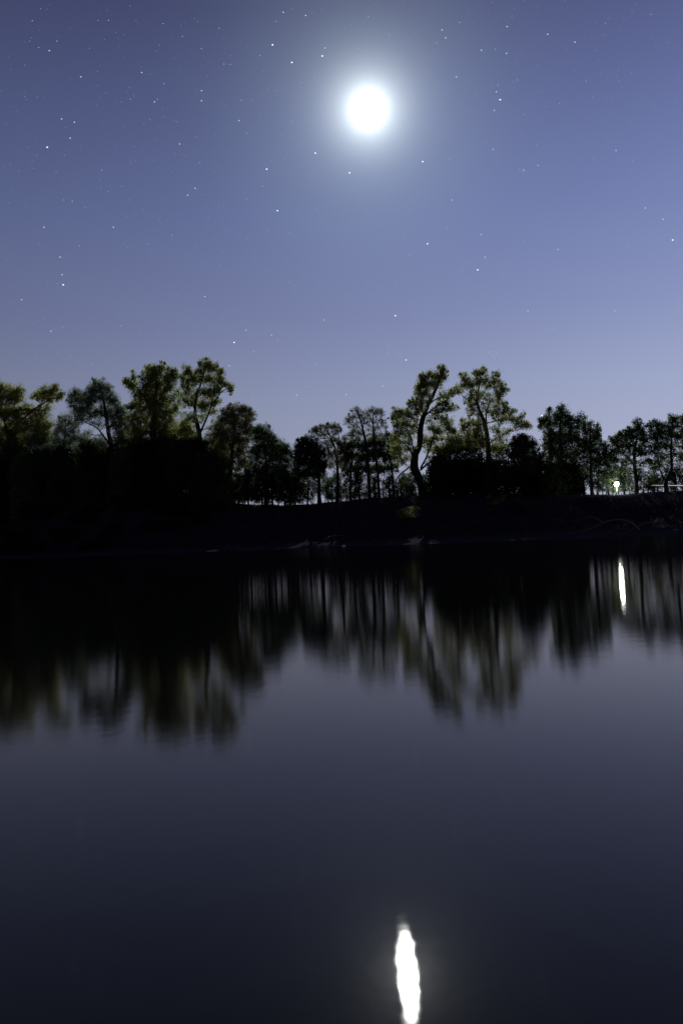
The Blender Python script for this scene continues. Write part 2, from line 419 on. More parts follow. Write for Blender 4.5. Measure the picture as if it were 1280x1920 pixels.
tree('rounded_tree', 'rounded grey-green tree with forked dark trunk left of the tallest pair',
     [[(214, 950, 6), (211, 850, 5), (204, 812, 4.5), (200, 782, 3.5), (194, 748, 2), (188, 725, 1)]],
     [[(210, 840, 3), (198, 822, 2.6), (183, 803, 2.2), (168, 795, 1.5), (152, 788, 1)], [(203, 805, 2.5), (216, 785, 1.8), (224, 768, 1)], [(200, 785, 2), (180, 765, 1.4), (166, 748, .8)]],
     [(184, 720, 12, 9), (196, 728, 13, 9), (174, 730, 12, 10), (141, 738, 13, 9), (136, 752, 10, 9), (152, 750, 13, 10), (167, 747, 14, 12), (186, 745, 16, 12), (206, 742, 12, 12), (215, 752, 11, 12), (226, 770, 12, 12),
      (235, 785, 12, 12), (148, 770, 16, 11), (168, 772, 17, 13), (196, 772, 18, 14), (215, 780, 13, 13), (150, 787, 14, 9, .7), (222, 800, 16, 14), (185, 795, 14, 9, .5), (228, 822, 14, 14), (165, 812, 10, 7, .4), (150, 838, 14, 8, .6)],
     'grey', s=24, dens=.9, size=.25)
tree('cottonwood_tree', 'tall olive-topped tree, the left one of the tallest pair',
     [[(292, 950, 9), (292, 880, 8), (288, 820, 7), (290, 770, 5), (294, 720, 3), (292, 694, 1.5)]],
     [[(290, 775, 3.5), (272, 745, 2.5), (255, 724, 1.8), (242, 714, 1)], [(291, 760, 3), (308, 735, 2.2), (322, 712, 1.4)], [(293, 730, 2), (302, 705, 1.5), (306, 690, 1)]],
     [(240, 718, 9, 8), (251, 706, 5, 9), (247, 722, 11, 9), (286, 691, 12, 9), (282, 703, 13, 12), (305, 688, 6, 8), (296, 702, 12, 13), (276, 720, 16, 12), (296, 722, 15, 13), (323, 696, 9, 9), (328, 706, 9, 10), (316, 708, 8, 9),
      (318, 724, 14, 12), (262, 738, 14, 11), (284, 742, 20, 14), (308, 745, 18, 14), (246, 762, 8, 7), (262, 760, 16, 13), (288, 768, 22, 16), (312, 772, 18, 16), (255, 782, 17, 14), (282, 795, 24, 18), (312, 800, 22, 18), (250, 805, 14, 14, .8), (336, 740, 8, 8), (330, 765, 10, 10, .7)],
     'olive', dens=1.1, size=.32)
tree('cottonwood_tree', 'tall olive tree, right one of the tallest pair, a tuft reaching out right',
     [[(384, 950, 8), (378, 851, 6.5), (373, 809, 5), (366, 774, 3.5), (369, 745, 2.6), (377, 718, 1.8), (384, 695, 1)]],
     [[(374, 815, 4), (385, 790, 3), (393, 770, 2.4), (399, 745, 1.6), (404, 722, 1)], [(395, 765, 2), (412, 738, 1.6), (426, 729, 1.2), (436, 727, .8)], [(375, 830, 3), (358, 805, 2.2), (344, 790, 1.4)],
      [(367, 770, 2), (355, 745, 1.4), (352, 715, 1)]],
     [(350, 694, 8, 9), (358, 703, 10, 10), (344, 710, 7, 10), (388, 680, 9, 8), (384, 690, 11, 9), (401, 692, 10, 9), (413, 701, 9, 9), (373, 698, 9, 9), (366, 714, 14, 9), (390, 712, 13, 11), (410, 715, 11, 9), (422, 720, 8, 5), (433, 723, 8, 5), (432, 733, 5, 6), (405, 732, 10, 9),
      (350, 730, 11, 12, .8), (368, 738, 12, 10, .8), (390, 735, 13, 12), (402, 752, 11, 9), (384, 762, 13, 13), (364, 757, 11, 8, .6), (346, 752, 12, 12, .8), (398, 772, 10, 8, .6), (352, 785, 16, 12, .6), (345, 805, 20, 14), (380, 785, 10, 10, .4), (405, 800, 12, 12, .5), (360, 825, 20, 12, .7)],
     'olive', dens=1.1, size=.28)
tree('leafy_tree', 'rusty-olive tree stepping down to the right of the tallest pair',
     [[(432, 945, 4.5), (434, 860, 4), (440, 810, 2.5), (438, 772, 1.2)]], [[(436, 840, 2.5), (422, 810, 1.8), (415, 785, 1)], [(438, 830, 2.2), (455, 805, 1.4), (468, 780, .8)]],
     [(432, 766, 9, 7), (447, 766, 11, 8), (424, 774, 9, 8), (462, 769, 9, 8), (471, 775, 7, 8), (440, 781, 20, 11), (462, 789, 12, 11), (418, 787, 13, 12), (440, 800, 22, 14), (412, 806, 13, 14), (464, 806, 11, 10), (425, 822, 22, 16), (452, 824, 20, 14), (408, 838, 14, 16), (440, 848, 26, 16), (420, 868, 20, 14), (455, 872, 18, 12)],
     'brown', s=24, dens=1.05, size=.28)
tree('leafy_tree', 'dark green tree whose crown slopes down into the low gap in the row',
     [[(498, 945, 3.5), (500, 880, 3), (494, 830, 1.6)]], [],
     [(478, 808, 9, 8), (488, 804, 10, 8), (500, 812, 11, 10), (484, 820, 14, 12), (508, 826, 14, 11), (522, 836, 12, 10), (532, 843, 9, 8), (541, 850, 7, 8), (496, 842, 20, 14), (480, 850, 16, 16), (520, 856, 18, 14), (538, 866, 12, 12), (500, 875, 24, 14), (525, 885, 16, 12), (478, 880, 14, 12)],
     'green', s=23, dens=1.1, size=.26)
tree('leafy_tree', 'dark rounded tree rising just right of the low gap in the row',
     [[(598, 945, 4), (597, 880, 3.5), (588, 842, 2)]], [],
     [(572, 826, 11, 7), (560, 836, 9, 8), (584, 832, 13, 9), (556, 850, 9, 11), (572, 846, 16, 12), (594, 848, 16, 13), (560, 866, 12, 12), (582, 868, 20, 14), (600, 870, 12, 14), (566, 886, 16, 10), (592, 888, 14, 8, .8), (557, 900, 10, 12, .7)],
     'dark', s=23, dens=1.5, size=.27)
tree('bare_crowned_tree', 'thin-leaved tree with a low open umbrella crown behind the dark rounded tree',
     [[(634, 944, 3.2), (633, 890, 3), (630, 850, 2.6), (622, 825, 2), (612, 806, 1)]],
     [[(630, 850, 1.8), (636, 828, 1.4), (632, 806, .8)], [(622, 826, 1.6), (604, 812, 1.2), (590, 806, .7)], [(631, 860, 1.6), (642, 840, 1), (648, 828, .6)]],
     [(588, 808, 9, 6), (600, 803, 9, 5), (612, 799, 10, 5), (624, 800, 9, 6), (632, 808, 8, 7), (597, 815, 10, 6, .6), (614, 814, 12, 7, .6), (582, 818, 7, 6, .6), (638, 828, 8, 8, .6), (628, 826, 12, 7, .6), (610, 832, 12, 8, .8), (640, 846, 12, 10), (620, 850, 14, 10), (635, 866, 18, 10), (612, 872, 12, 8, .7)],
     'brown', s=26, dens=.75, size=.20, twig=1.4, clump=.28)
tree('bare_crowned_tree', 'twiggy, nearly leafless tree with fine brush-like top left of the leaning tree',
     [[(693, 937, 4), (690, 880, 3.6), (686, 835, 3), (680, 805, 2.2), (674, 782, 1.3), (670, 768, .7)], [(711, 935, 3), (707, 880, 2.8), (702, 835, 2.2), (699, 800, 1.6), (700, 772, .8)]],
     [[(682, 812, 1.5), (668, 796, 1.1), (656, 787, .6)], [(680, 803, 1.3), (684, 785, 1), (686, 772, .5)], [(700, 815, 1.4), (708, 796, 1), (716, 778, .5)], [(700, 800, 1), (694, 784, .8), (692, 768, .4)], [(688, 850, 1.6), (672, 836, 1.1), (660, 828, .6)], [(704, 850, 1.4), (716, 834, 1), (722, 820, .6)]],
     [(668, 770, 9, 7), (676, 778, 10, 8), (660, 782, 8, 7), (652, 790, 8, 7), (698, 768, 8, 6), (706, 774, 8, 8), (716, 776, 7, 8), (690, 780, 9, 9), (682, 794, 12, 9), (704, 792, 12, 9), (662, 800, 10, 8), (718, 798, 9, 10), (674, 812, 13, 9, 1.5), (700, 812, 14, 10, 1.6), (656, 818, 10, 8, 1.4)],
     'brown', s=25, dens=.32, size=.17, twig=2.2, clump=.25)
tree('leafy_tree', 'dim green tree filling in low beneath the twiggy, nearly leafless tree',
     [[(658, 944, 2.6), (657, 890, 2.3), (662, 850, 1.4)], [(738, 940, 2.8), (735, 890, 2.2), (730, 850, 1.2)]], [],
     [(650, 838, 12, 11), (668, 834, 14, 10), (690, 832, 14, 11), (710, 828, 15, 11), (728, 822, 12, 10), (738, 838, 11, 12), (655, 856, 16, 12), (682, 856, 18, 12), (708, 852, 18, 13), (730, 858, 14, 12), (660, 876, 16, 9), (690, 878, 18, 9), (715, 878, 16, 9), (736, 878, 10, 8, .8), (648, 888, 10, 7, .6), (672, 892, 10, 6, .6)],
     'green', s=28, dens=1.5, size=.26)
tree('leaning_cottonwood_tree', 'leaning olive-green tree with a thick bowed trunk, standing clear on the crest',
     [[(795, 938, 10.5), (787, 901, 9), (776, 876, 9), (778, 851, 8), (786, 835, 6.5), (789, 797, 5.6), (801, 761, 4.6), (812, 739, 3.6), (822, 718, 2.2), (827, 697, 1)]],
     [[(808, 754, 2.6), (820, 747, 2.2), (834, 741, 1.9), (850, 735, 1.4), (866, 731, .8)], [(798, 778, 2.8), (812, 766, 2.2), (826, 757, 1.8), (842, 747, 1)],
      [(787, 882, 3.2), (802, 869, 2.6), (820, 857, 2.1), (845, 838, 1.2), (856, 832, .7)], [(788, 878, 3), (800, 855, 2.4), (808, 832, 1.8), (814, 810, 1.2)],
      [(775, 856, 3), (764, 838, 2.2), (747, 824, 1.4), (738, 818, .7)], [(776, 850, 2.6), (772, 830, 2), (768, 812, 1.2)], [(776, 868, 2.6), (762, 880, 2.4), (752, 888, 2.2), (742, 902, 1.8), (737, 937, 1.6)],
      [(806, 750, 2), (798, 730, 1.4), (794, 712, .8)], [(792, 785, 2), (782, 768, 1.3), (775, 755, .8)]],
     [(827, 690, 8, 7), (831, 699, 9, 8), (824, 707, 10, 9), (812, 703, 9, 7), (800, 706, 10, 7), (791, 712, 9, 9), (787, 722, 8, 9), (804, 718, 14, 11), (816, 722, 10, 9), (785, 738, 9, 11), (798, 738, 12, 12), (776, 754, 10, 8), (790, 756, 12, 10), (766, 757, 6, 5), (781, 770, 12, 9),
      (853, 732, 9, 6), (863, 735, 6, 5), (842, 738, 9, 6), (830, 744, 8, 6), (826, 756, 10, 7), (840, 757, 8, 6), (848, 767, 8, 6), (834, 768, 9, 7), (818, 770, 10, 9),
      (742, 771, 7, 7), (748, 780, 10, 9), (736, 785, 6, 5), (760, 774, 9, 9), (772, 782, 11, 9), (745, 796, 9, 8), (757, 794, 12, 10), (774, 799, 12, 10), (750, 812, 13, 9), (768, 815, 10, 7, .6), (758, 828, 13, 8, .7), (738, 824, 9, 8, .8),
      (806, 788, 8, 8, .5), (812, 804, 11, 10), (828, 790, 10, 9), (840, 794, 9, 9), (826, 806, 12, 9), (845, 806, 9, 9), (848, 820, 10, 8), (828, 822, 13, 8, .7), (806, 824, 12, 9, .7), (820, 838, 14, 9, .9), (840, 836, 12, 9), (786, 812, 12, 10, .5), (798, 826, 12, 10, .6), (764, 842, 14, 10, .7), (744, 842, 12, 12), (752, 862, 14, 10, .7), (812, 858, 12, 10, .6), (832, 848, 14, 10), (852, 836, 12, 10), (800, 843, 9, 7, .5)],
     'olive', s=22, dens=.92, size=.27)
tree('cottonwood_tree', 'olive tree with bare upright trunk and a spray of leaves, right of the leaning tree',
     [[(918, 940, 7), (916, 900, 6.3), (915, 851, 5.6), (912, 813, 5), (907, 791, 4.2), (899, 771, 3.4), (893, 750, 2.6), (897, 728, 1.8), (901, 706, 1)]],
     [[(911, 800, 3), (911, 775, 2.4), (917, 758, 1.8), (928, 742, 1.2), (936, 730, .7)], [(915, 832, 2.6), (930, 822, 2), (945, 813, 1.6), (962, 806, 1)], [(913, 826, 2.2), (898, 818, 1.6), (884, 815, 1)],
      [(896, 760, 1.8), (886, 742, 1.4), (878, 724, .8)], [(908, 795, 2), (926, 790, 1.6), (950, 786, 1.2), (972, 786, .7)]],
     [(898, 696, 8, 6), (905, 699, 8, 7), (893, 704, 9, 7), (868, 707, 6, 8), (873, 717, 9, 9), (866, 724, 6, 5), (882, 724, 10, 9), (898, 716, 12, 8), (912, 712, 8, 7), (930, 702, 6, 6), (927, 712, 9, 8), (917, 722, 10, 8), (938, 722, 8, 9), (946, 734, 6, 8), (934, 738, 11, 10),
      (890, 740, 12, 9), (905, 738, 10, 9, .7), (878, 752, 7, 8), (890, 758, 9, 8), (905, 756, 10, 9, .7), (922, 752, 10, 9, .8), (940, 756, 9, 8), (882, 768, 9, 8), (896, 776, 8, 8, .7), (912, 772, 9, 8, .5), (928, 770, 12, 9), (944, 772, 10, 9), (957, 773, 8, 7), (937, 787, 12, 8), (954, 786, 11, 8), (968, 788, 9, 8), (978, 781, 5, 6), (978, 796, 9, 7), (988, 800, 7, 6), (966, 802, 9, 7, .7),
      (868, 798, 9, 9), (880, 792, 9, 9), (892, 796, 9, 9), (876, 812, 14, 10), (894, 815, 12, 9), (930, 806, 12, 8, .6), (946, 812, 13, 7, .7), (866, 826, 14, 10), (935, 824, 12, 8, .7), (905, 794, 10, 9, .6), (900, 806, 12, 9, .8), (884, 830, 16, 10), (902, 830, 14, 10), (926, 838, 14, 9, .8), (945, 838, 12, 9, .8)],
     'olive', s=24, dens=.85, size=.26)
tree('spreading_tree', 'wide black-green tree spreading low between the leaning tree and the upright bare trunk',
     [[(868, 942, 4), (866, 900, 3.5), (862, 870, 2)]], [],
     [(832, 852, 12, 9), (848, 846, 12, 9), (862, 838, 13, 9), (880, 836, 15, 11), (896, 840, 12, 11), (826, 866, 14, 10), (846, 866, 18, 12), (872, 860, 20, 14), (897, 864, 16, 14), (824, 884, 15, 12), (846, 888, 18, 12), (872, 886, 20, 14), (898, 890, 18, 14), (930, 846, 12, 12), (936, 866, 13, 14, .8), (926, 888, 16, 14), (815, 900, 12, 10), (842, 908, 18, 10), (872, 910, 20, 10), (905, 914, 18, 10)],
     'dark', s=25, dens=1.15, size=.28)
tree('leafy_tree', 'dense dark dome-shaped tree between the spray of leaves and the pointed tree',
     [[(982, 932, 4), (982, 880, 3.4), (978, 842, 2)]], [],
     [(975, 820, 10, 7), (986, 824, 10, 8), (966, 830, 11, 9), (980, 836, 17, 11), (998, 838, 10, 10), (962, 850, 13, 13), (982, 856, 20, 14), (1002, 860, 13, 14), (958, 874, 13, 14), (978, 880, 22, 14), (1002, 884, 16, 14), (962, 898, 18, 14), (990, 904, 22, 14), (1012, 904, 12, 12)],
     'dark', s=22, dens=1.3, size=.27)
tree('pointed_tree', 'dark tree with a pointed top, tallest of those right of the upright bare trunk',
     [[(1053, 925, 4.5), (1053, 870, 4), (1049, 820, 3), (1050, 780, 1.4)]], [[(1050, 840, 2.2), (1036, 812, 1.6), (1026, 790, .8)], [(1051, 830, 2), (1068, 806, 1.4), (1086, 794, .7)]],
     [(1049, 765, 7, 6), (1054, 773, 10, 7), (1044, 778, 10, 8), (1028, 774, 6, 7), (1024, 786, 9, 8), (1014, 790, 7, 8), (1062, 783, 12, 9), (1040, 792, 14, 10), (1058, 797, 14, 10), (1076, 788, 7, 7), (1088, 786, 8, 8), (1094, 795, 6, 8), (1024, 802, 12, 10), (1080, 802, 13, 10), (1043, 812, 18, 11), (1064, 817, 16, 11), (1030, 826, 15, 12), (1052, 832, 20, 13), (1078, 824, 14, 12, .8), (1034, 846, 18, 12), (1060, 852, 20, 14), (1080, 846, 12, 12, .8), (1024, 866, 16, 14), (1048, 872, 22, 14), (1070, 876, 16, 12), (1036, 894, 22, 14), (1062, 900, 18, 12)],
     'green', s=24, dens=.95, size=.26)
tree('leafy_tree', 'dark tree with small tufted tips leaning against the right of the pointed tree',
     [[(1108, 923, 3.4), (1107, 870, 3), (1105, 820, 1.6)]], [],
     [(1104, 796, 7, 6), (1102, 806, 9, 7), (1116, 806, 7, 8), (1120, 816, 7, 8), (1106, 818, 14, 9), (1094, 826, 12, 9), (1114, 828, 12, 9), (1100, 840, 17, 11), (1118, 843, 12, 10), (1094, 856, 14, 10, .9), (1112, 860, 16, 11), (1098, 873, 14, 9, .7), (1118, 876, 12, 8, .8), (1136, 838, 8, 7), (1132, 850, 10, 9), (1142, 856, 10, 9), (1136, 868, 14, 9), (1144, 880, 12, 7, .8), (1122, 888, 12, 5, .6)],
     'green', s=25, dens=.95, size=.26)
tree('broad_tree', 'dark wind-shaped tree with ragged side tufts above the bright lamp',
     [[(1192, 920, 5), (1191, 897, 4.4), (1188, 866, 3.6), (1190, 838, 2.6), (1195, 812, 1.3)]],
     [[(1189, 875, 2.2), (1176, 858, 1.7), (1160, 846, 1)], [(1190, 858, 2), (1204, 846, 1.4), (1214, 836, .8)], [(1190, 840, 1.7), (1176, 828, 1.3), (1160, 822, .8)]],
     [(1194, 792, 6, 5), (1196, 800, 9, 6), (1186, 806, 9, 7), (1202, 808, 9, 7), (1148, 824, 8, 5), (1156, 818, 7, 5), (1166, 816, 8, 6), (1176, 810, 8, 6), (1170, 824, 13, 7), (1190, 818, 14, 8), (1206, 822, 10, 8), (1155, 834, 12, 7), (1176, 836, 15, 8), (1198, 836, 14, 9), (1160, 848, 15, 7), (1184, 850, 14, 7, .7), (1206, 850, 14, 8, .8), (1150, 862, 13, 7), (1172, 866, 14, 7, .8), (1202, 868, 16, 7, .8), (1162, 880, 14, 6, .8), (1184, 884, 10, 5, .6)],
     'green', s=24, dens=1.0, size=.24)
tree('broad_tree', 'fine-leaved tree with two pointed tops standing right of the bright lamp',
     [[(1248, 917, 5), (1248, 902, 4.2), (1258, 880, 3), (1257, 850, 2.4), (1258, 820, 1.6), (1260, 795, .8)]],
     [[(1248, 904, 2.6), (1236, 880, 2), (1232, 850, 1.5), (1230, 820, .9)], [(1257, 866, 1.6), (1268, 850, 1)]],
     [(1261, 783, 8, 6), (1258, 792, 9, 7), (1264, 799, 8, 7), (1228, 792, 9, 5), (1238, 796, 9, 6), (1220, 800, 8, 6), (1232, 806, 14, 8), (1252, 808, 12, 8), (1222, 816, 11, 8), (1242, 820, 15, 9), (1262, 818, 9, 9), (1228, 832, 15, 9), (1252, 836, 15, 9), (1222, 846, 12, 7), (1240, 850, 14, 8, .8), (1262, 852, 11, 8, .8), (1230, 864, 14, 7, .8), (1256, 868, 12, 7, .6), (1222, 876, 12, 5, .6)],
     'green', s=24, dens=.85, size=.23)
tree('leafy_tree', 'dark tree cut off by the right edge of the picture',
     [[(1284, 917, 4), (1282, 870, 3), (1286, 820, 1.6)]], [],
     [(1278, 786, 7, 8), (1290, 784, 10, 10), (1284, 800, 14, 10), (1302, 806, 14, 12), (1276, 816, 10, 9), (1294, 826, 18, 12), (1280, 838, 12, 9), (1300, 848, 18, 12), (1280, 860, 12, 8, .8), (1298, 872, 18, 10), (1330, 830, 20, 20), (1330, 860, 22, 18)],
     'green', s=26, dens=.95, size=.25)

# understorey: dark young trees below the crowns
UG = 'dark understorey trees beneath the row'
ORD = 'first second third fourth fifth sixth seventh eighth ninth tenth eleventh twelfth thirteenth'.split()
def under(x, y0, y1, rx, leaf, s_, dens, label, size=.34, group=UG):
    lb = []; y = y0
    while y < y1:
        q = .55 if y == y0 else 1
        for j in range(3):
            lb.append((x + (j - 1) * rx * .62 * q + rnd.uniform(-3, 3), y + rnd.uniform(-4, 4) + abs(j - 1) * 4, rx * .5, 10 + rnd.uniform(-1, 3)))
        y += 15
    tree('understorey_tree', label, [[(x, y1 + 4, 2.2), (x + rnd.uniform(-4, 4), (y0 + y1) / 2, 1.8), (x + rnd.uniform(-4, 4), y0, .8)]], [], lb,
         leaf, s=s_, dens=dens, size=size, group=group, clump=.42)
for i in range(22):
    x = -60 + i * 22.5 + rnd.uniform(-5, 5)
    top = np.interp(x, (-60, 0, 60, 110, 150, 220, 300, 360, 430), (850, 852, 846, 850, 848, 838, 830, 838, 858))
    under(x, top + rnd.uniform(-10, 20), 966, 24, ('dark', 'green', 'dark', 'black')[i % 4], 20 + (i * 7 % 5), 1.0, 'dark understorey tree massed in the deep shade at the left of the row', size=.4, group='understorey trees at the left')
for i, x in enumerate((424, 446, 468, 490, 512, 533, 552)):
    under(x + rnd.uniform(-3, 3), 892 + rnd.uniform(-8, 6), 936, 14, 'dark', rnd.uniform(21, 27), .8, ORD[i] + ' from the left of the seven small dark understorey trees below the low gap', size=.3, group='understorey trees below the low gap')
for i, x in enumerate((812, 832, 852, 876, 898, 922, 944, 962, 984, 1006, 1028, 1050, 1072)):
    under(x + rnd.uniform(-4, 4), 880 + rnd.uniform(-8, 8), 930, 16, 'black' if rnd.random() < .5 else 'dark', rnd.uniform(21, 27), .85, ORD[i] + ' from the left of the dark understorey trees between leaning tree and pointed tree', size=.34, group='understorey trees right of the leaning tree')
for i, x in enumerate((572, 604, 630, 655, 680, 706, 730, 752, 772)):
    under(x + rnd.uniform(-6, 6), 893 + rnd.uniform(-6, 8), 934, 15, 'dark' if rnd.random() < .6 else 'green', rnd.uniform(26, 32), .22, ORD[i] + ' from the left of the thin-leaved understorey trees around the twiggy tree', size=.2, group='thin understorey trees in the middle')
for i, x in enumerate((1090, 1112, 1134, 1174, 1198, 1222, 1246, 1270, 1292)):
    under(x + rnd.uniform(-6, 6), 884 + rnd.uniform(-6, 6), 912, 14, 'dark' if rnd.random() < .6 else 'green', rnd.uniform(25, 31), .2, ORD[i] + ' from the left of the thin-leaved understorey trees around the bright lamp', size=.25, group='thin understorey trees by the lamp')

for i, (x, y, rx, lf, dn) in enumerate([(-16, 812, 26, 'brown', .8), (30, 816, 24, 'brown', .8), (72, 826, 22, 'grey', .6), (96, 828, 18, 'grey', .6), (160, 822, 20, 'grey', .55), (190, 828, 20, 'green', .6),
                                        (238, 812, 22, 'green', .8), (266, 812, 24, 'brown', .9), (306, 812, 24, 'green', .9), (338, 806, 20, 'brown', .8), (358, 822, 20, 'green', .6), (404, 820, 22, 'brown', .8)]):
    under(x, y, y + 62, rx, lf, rnd.uniform(26, 31), dn * .8, ORD[i] + ' from the left of the half-hidden trees showing dimly behind the tall left ones', size=.27, group='half-hidden trees behind the left end')

# saplings: thin stems silhouetted against the pale low sky between the big trunks
SG = 'thin saplings silhouetted under the row'
slab = 'thin sapling stem silhouetted against the pale low sky beneath the row'
xs_ = [436, 447, 458, 470, 486, 512, 521, 535, 548, 566, 577, 588, 607, 615, 622, 641, 649, 666, 675, 683, 700, 719, 727, 745, 753, 762, 770, 779, 803,
       1072, 1084, 1096, 1118, 1127, 1136, 1147, 1153, 1160, 1168, 1180, 1203, 1213, 1222, 1234, 1262, 1270, 1277]
for x in xs_:
    right = x > 1000
    by = (940 - (0 if x < 600 else 2)) if not right else 925 - (x - 1080) * .03
    h = rnd.uniform(36, 60) if not right else rnd.uniform(28, 45)
    lean = rnd.gauss(0, 7)
    lb = [(x + lean * .7 + rnd.uniform(-7, 7), by - h * q, rnd.uniform(4, 9), rnd.uniform(3, 6), rnd.uniform(.35, 1.1)) for q in (.12, .25, .4, .55, .7, .85, 1.0)]
    tree('sapling', slab, [[(x, by, rnd.uniform(.5, 1.8)), (x + lean * .5 + rnd.uniform(-3, 3), by - h * .5, .7), (x + lean, by - h, .3)]], [], lb,
         'green' if rnd.random() < .5 else 'dark', s=rnd.uniform(23, 30), dens=.5, size=.2, group=SG, clump=.22, twig=.7)

# shrubs on the face of the bank
def shrub(label, x, y, rx, ry, leaf, s, group=None, dens=1.0, size=.2, cat='bush'):
    Y = tree_Y(x, s); o = at(x, y, Y)
    gz = ground_z(o.x, o.y); k = Y / FPX
    root = empty('bush', (o.x, o.y, gz)); tag(root, label, cat, group)
    tb = TB(); c0 = Vector((o.x, o.y, gz))
    cc = []; cr_ = []; cn = []
    for j in range(11):
        v = Vector((rnd.uniform(-1, 1) * rx * k, rnd.uniform(-1, 1) * rx * k * .8, rnd.uniform(.35, 1.7) * ry * k))
        tb.tube([c0 - Vector((0, 0, .1)), c0 + v * .5 + Vector((0, 0, .15)), c0 + v], [.03, .02, .008], 4, 0, 2)
        cc.append(np.array(c0 + v * .95)); cr_.append(np.array((.5 * rx * k, .45 * rx * k, .42 * ry * k)) * rnd.uniform(.6, 1.1))
        cn.append(int(rx * ry * k * k * 1.1 * dens / (size * size * .33) * rnd.uniform(.5, 1.4)))
    tb.build('stems', BARK, root, root.location)
    V, F = leaves(cc, cr_, cn, size); V[:, 2] = np.maximum(V[:, 2], gz - .05)
    mesh_obj('foliage', V, F, LEAF[leaf], root, root.location)
shrub('yellowish bush growing alone on the bank left below the leaning tree', 762, 966, 22, 17, 'brown', 14, size=.17, dens=.9)
shrub('dim rusty bush at the foot of the upright bare trunk', 932, 946, 14, 12, 'brown', 18, size=.17)
shrub('low dark bush at the foot of the dense dome-shaped tree', 985, 945, 18, 12, 'dark', 17)
shrub('low dark bush on the crest right of the leaning trunk', 832, 938, 16, 10, 'dark', 21)
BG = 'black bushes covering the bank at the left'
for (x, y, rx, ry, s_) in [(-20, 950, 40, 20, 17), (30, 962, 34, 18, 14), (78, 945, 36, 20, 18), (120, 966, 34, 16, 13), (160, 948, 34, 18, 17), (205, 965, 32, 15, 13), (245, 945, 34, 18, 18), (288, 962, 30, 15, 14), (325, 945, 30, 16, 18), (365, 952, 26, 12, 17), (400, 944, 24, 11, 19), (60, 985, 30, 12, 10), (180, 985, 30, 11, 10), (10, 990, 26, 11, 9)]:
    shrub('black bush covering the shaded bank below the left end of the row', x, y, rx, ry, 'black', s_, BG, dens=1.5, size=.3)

# weeds and litter on the bank
V = []
for i in range(16000):
    u = rnd.uniform(-150, 90); s_ = 5.5 + 20 * rnd.random() ** .8
    X = u * UX + (s_ + 113 * CS) * SX; Y = u * UY + (s_ + 113 * CS) * SY
    if rnd.random() > .25 + .75 * (math.sin(X * .5) * math.sin(Y * .37 + 1) > -.1): continue
    z = ground_z(X, Y); h = rnd.uniform(.12, .5) * (1 if s_ < 20 else .8); a = rnd.uniform(0, 6.28); wd = rnd.uniform(.03, .08)
    dx, dy = math.cos(a) * wd, math.sin(a) * wd; lx, ly = rnd.gauss(0, .16), rnd.gauss(0, .16)
    V += [(X - dx, Y - dy, z - .03), (X + dx, Y + dy, z - .03), (X + lx + dx * .3, Y + ly + dy * .3, z + h), (X + lx - dx * .3, Y + ly - dy * .3, z + h)]
V = np.array(V, dtype=np.float32)
wd_ = mesh_obj('weeds', V, np.arange(len(V)).reshape(-1, 4), LEAF['dark'])
tag(wd_, 'sparse dry weeds growing over the dark earth bank', 'weeds', kind='stuff')

# driftwood
def wood(name, label, lines, s, lift=0.0, cat='driftwood'):
    x0, y0, _ = lines[0][0]; Y = tree_Y(x0, s)
    o = at(x0, y0, Y); o.z = ground_z(o.x, o.y)
    root = empty(name, o); tag(root, label, cat)
    for i, ln in enumerate(lines):
        tb = TB(); pts = []
        for j, (x, y, r) in enumerate(ln):
            Yj = tree_Y(x, s) ; pts.append(at(x, y, Yj))
        tb.tube(pts, [r * Y / FPX for _, _, r in ln], 7, .1)
        for a, b in zip(pts, pts[1:]):
            if i == 0 and rnd.random() < .8:
                m_ = a.lerp(b, rnd.random()); tb.tube([m_, m_ + Vector((rnd.gauss(0, .5), rnd.gauss(0, .3), rnd.uniform(.1, .5)))], [.04, .015], 4, 0, 1)
        tb.build('trunk' if i == 0 else 'bough', DRIFT, root, o)
wood('fallen_tree', 'bleached fallen tree arched over the mud at the right of the shore',
     [[(1062, 1001, .9), (1091, 996, 1.1), (1113, 989, 1.3), (1130, 980, 1.6), (1158, 974.5, 2), (1178, 978.6, 2.1), (1190, 986, 2.3), (1197, 994, 2.5)],
      [(1130, 980, 1.2), (1120, 974, 1), (1111, 970, .8), (1093, 968, .5)], [(1107, 971, .7), (1088, 974, .5), (1067, 977, .4)],
      [(1176, 999, 1), (1191, 988, 1.2), (1209, 981, 1.3), (1226, 979, 1)]], 4)
wood('driftwood_branch', 'short pale driftwood branch lying left of the fallen tree', [[(1034, 975, .5), (1044, 973, .7), (1056, 977, .6)]], 9)
wood('driftwood_branch', 'pale driftwood stick at the water edge below the low gap in the row', [[(444, 1026, .5), (458, 1030, .9), (483, 1030, .7)]], 1.5)
wood('driftwood_branch', 'crooked pale driftwood branch lying on the mud at the middle of the bank', [[(604, 1015, .5), (612, 1010, .7), (623, 1005, .7), (645, 1004, .5)]], 7)
# the pale stone at the water's edge
Y = tree_Y(644, .6); c = at(644, 1024, Y)
import bmesh
bm = bmesh.new(); bmesh.ops.create_icosphere(bm, subdivisions=2, radius=.2)
for v in bm.verts: v.co = Vector((v.co.x * 1.5, v.co.y, v.co.z * .8)) * rnd.uniform(.85, 1.12)
me = bpy.data.meshes.new('stone'); bm.to_mesh(me); bm.free(); me.materials.append(plain_mat('pale_stone', (.7, .7, .72), .6))
st = bpy.data.objects.new('stone', me); C.objects.link(st); st.location = (c.x, c.y, max(.05, ground_z(c.x, c.y) + .05))
tag(st, 'small pale stone at the middle of the far waterline', 'stone')

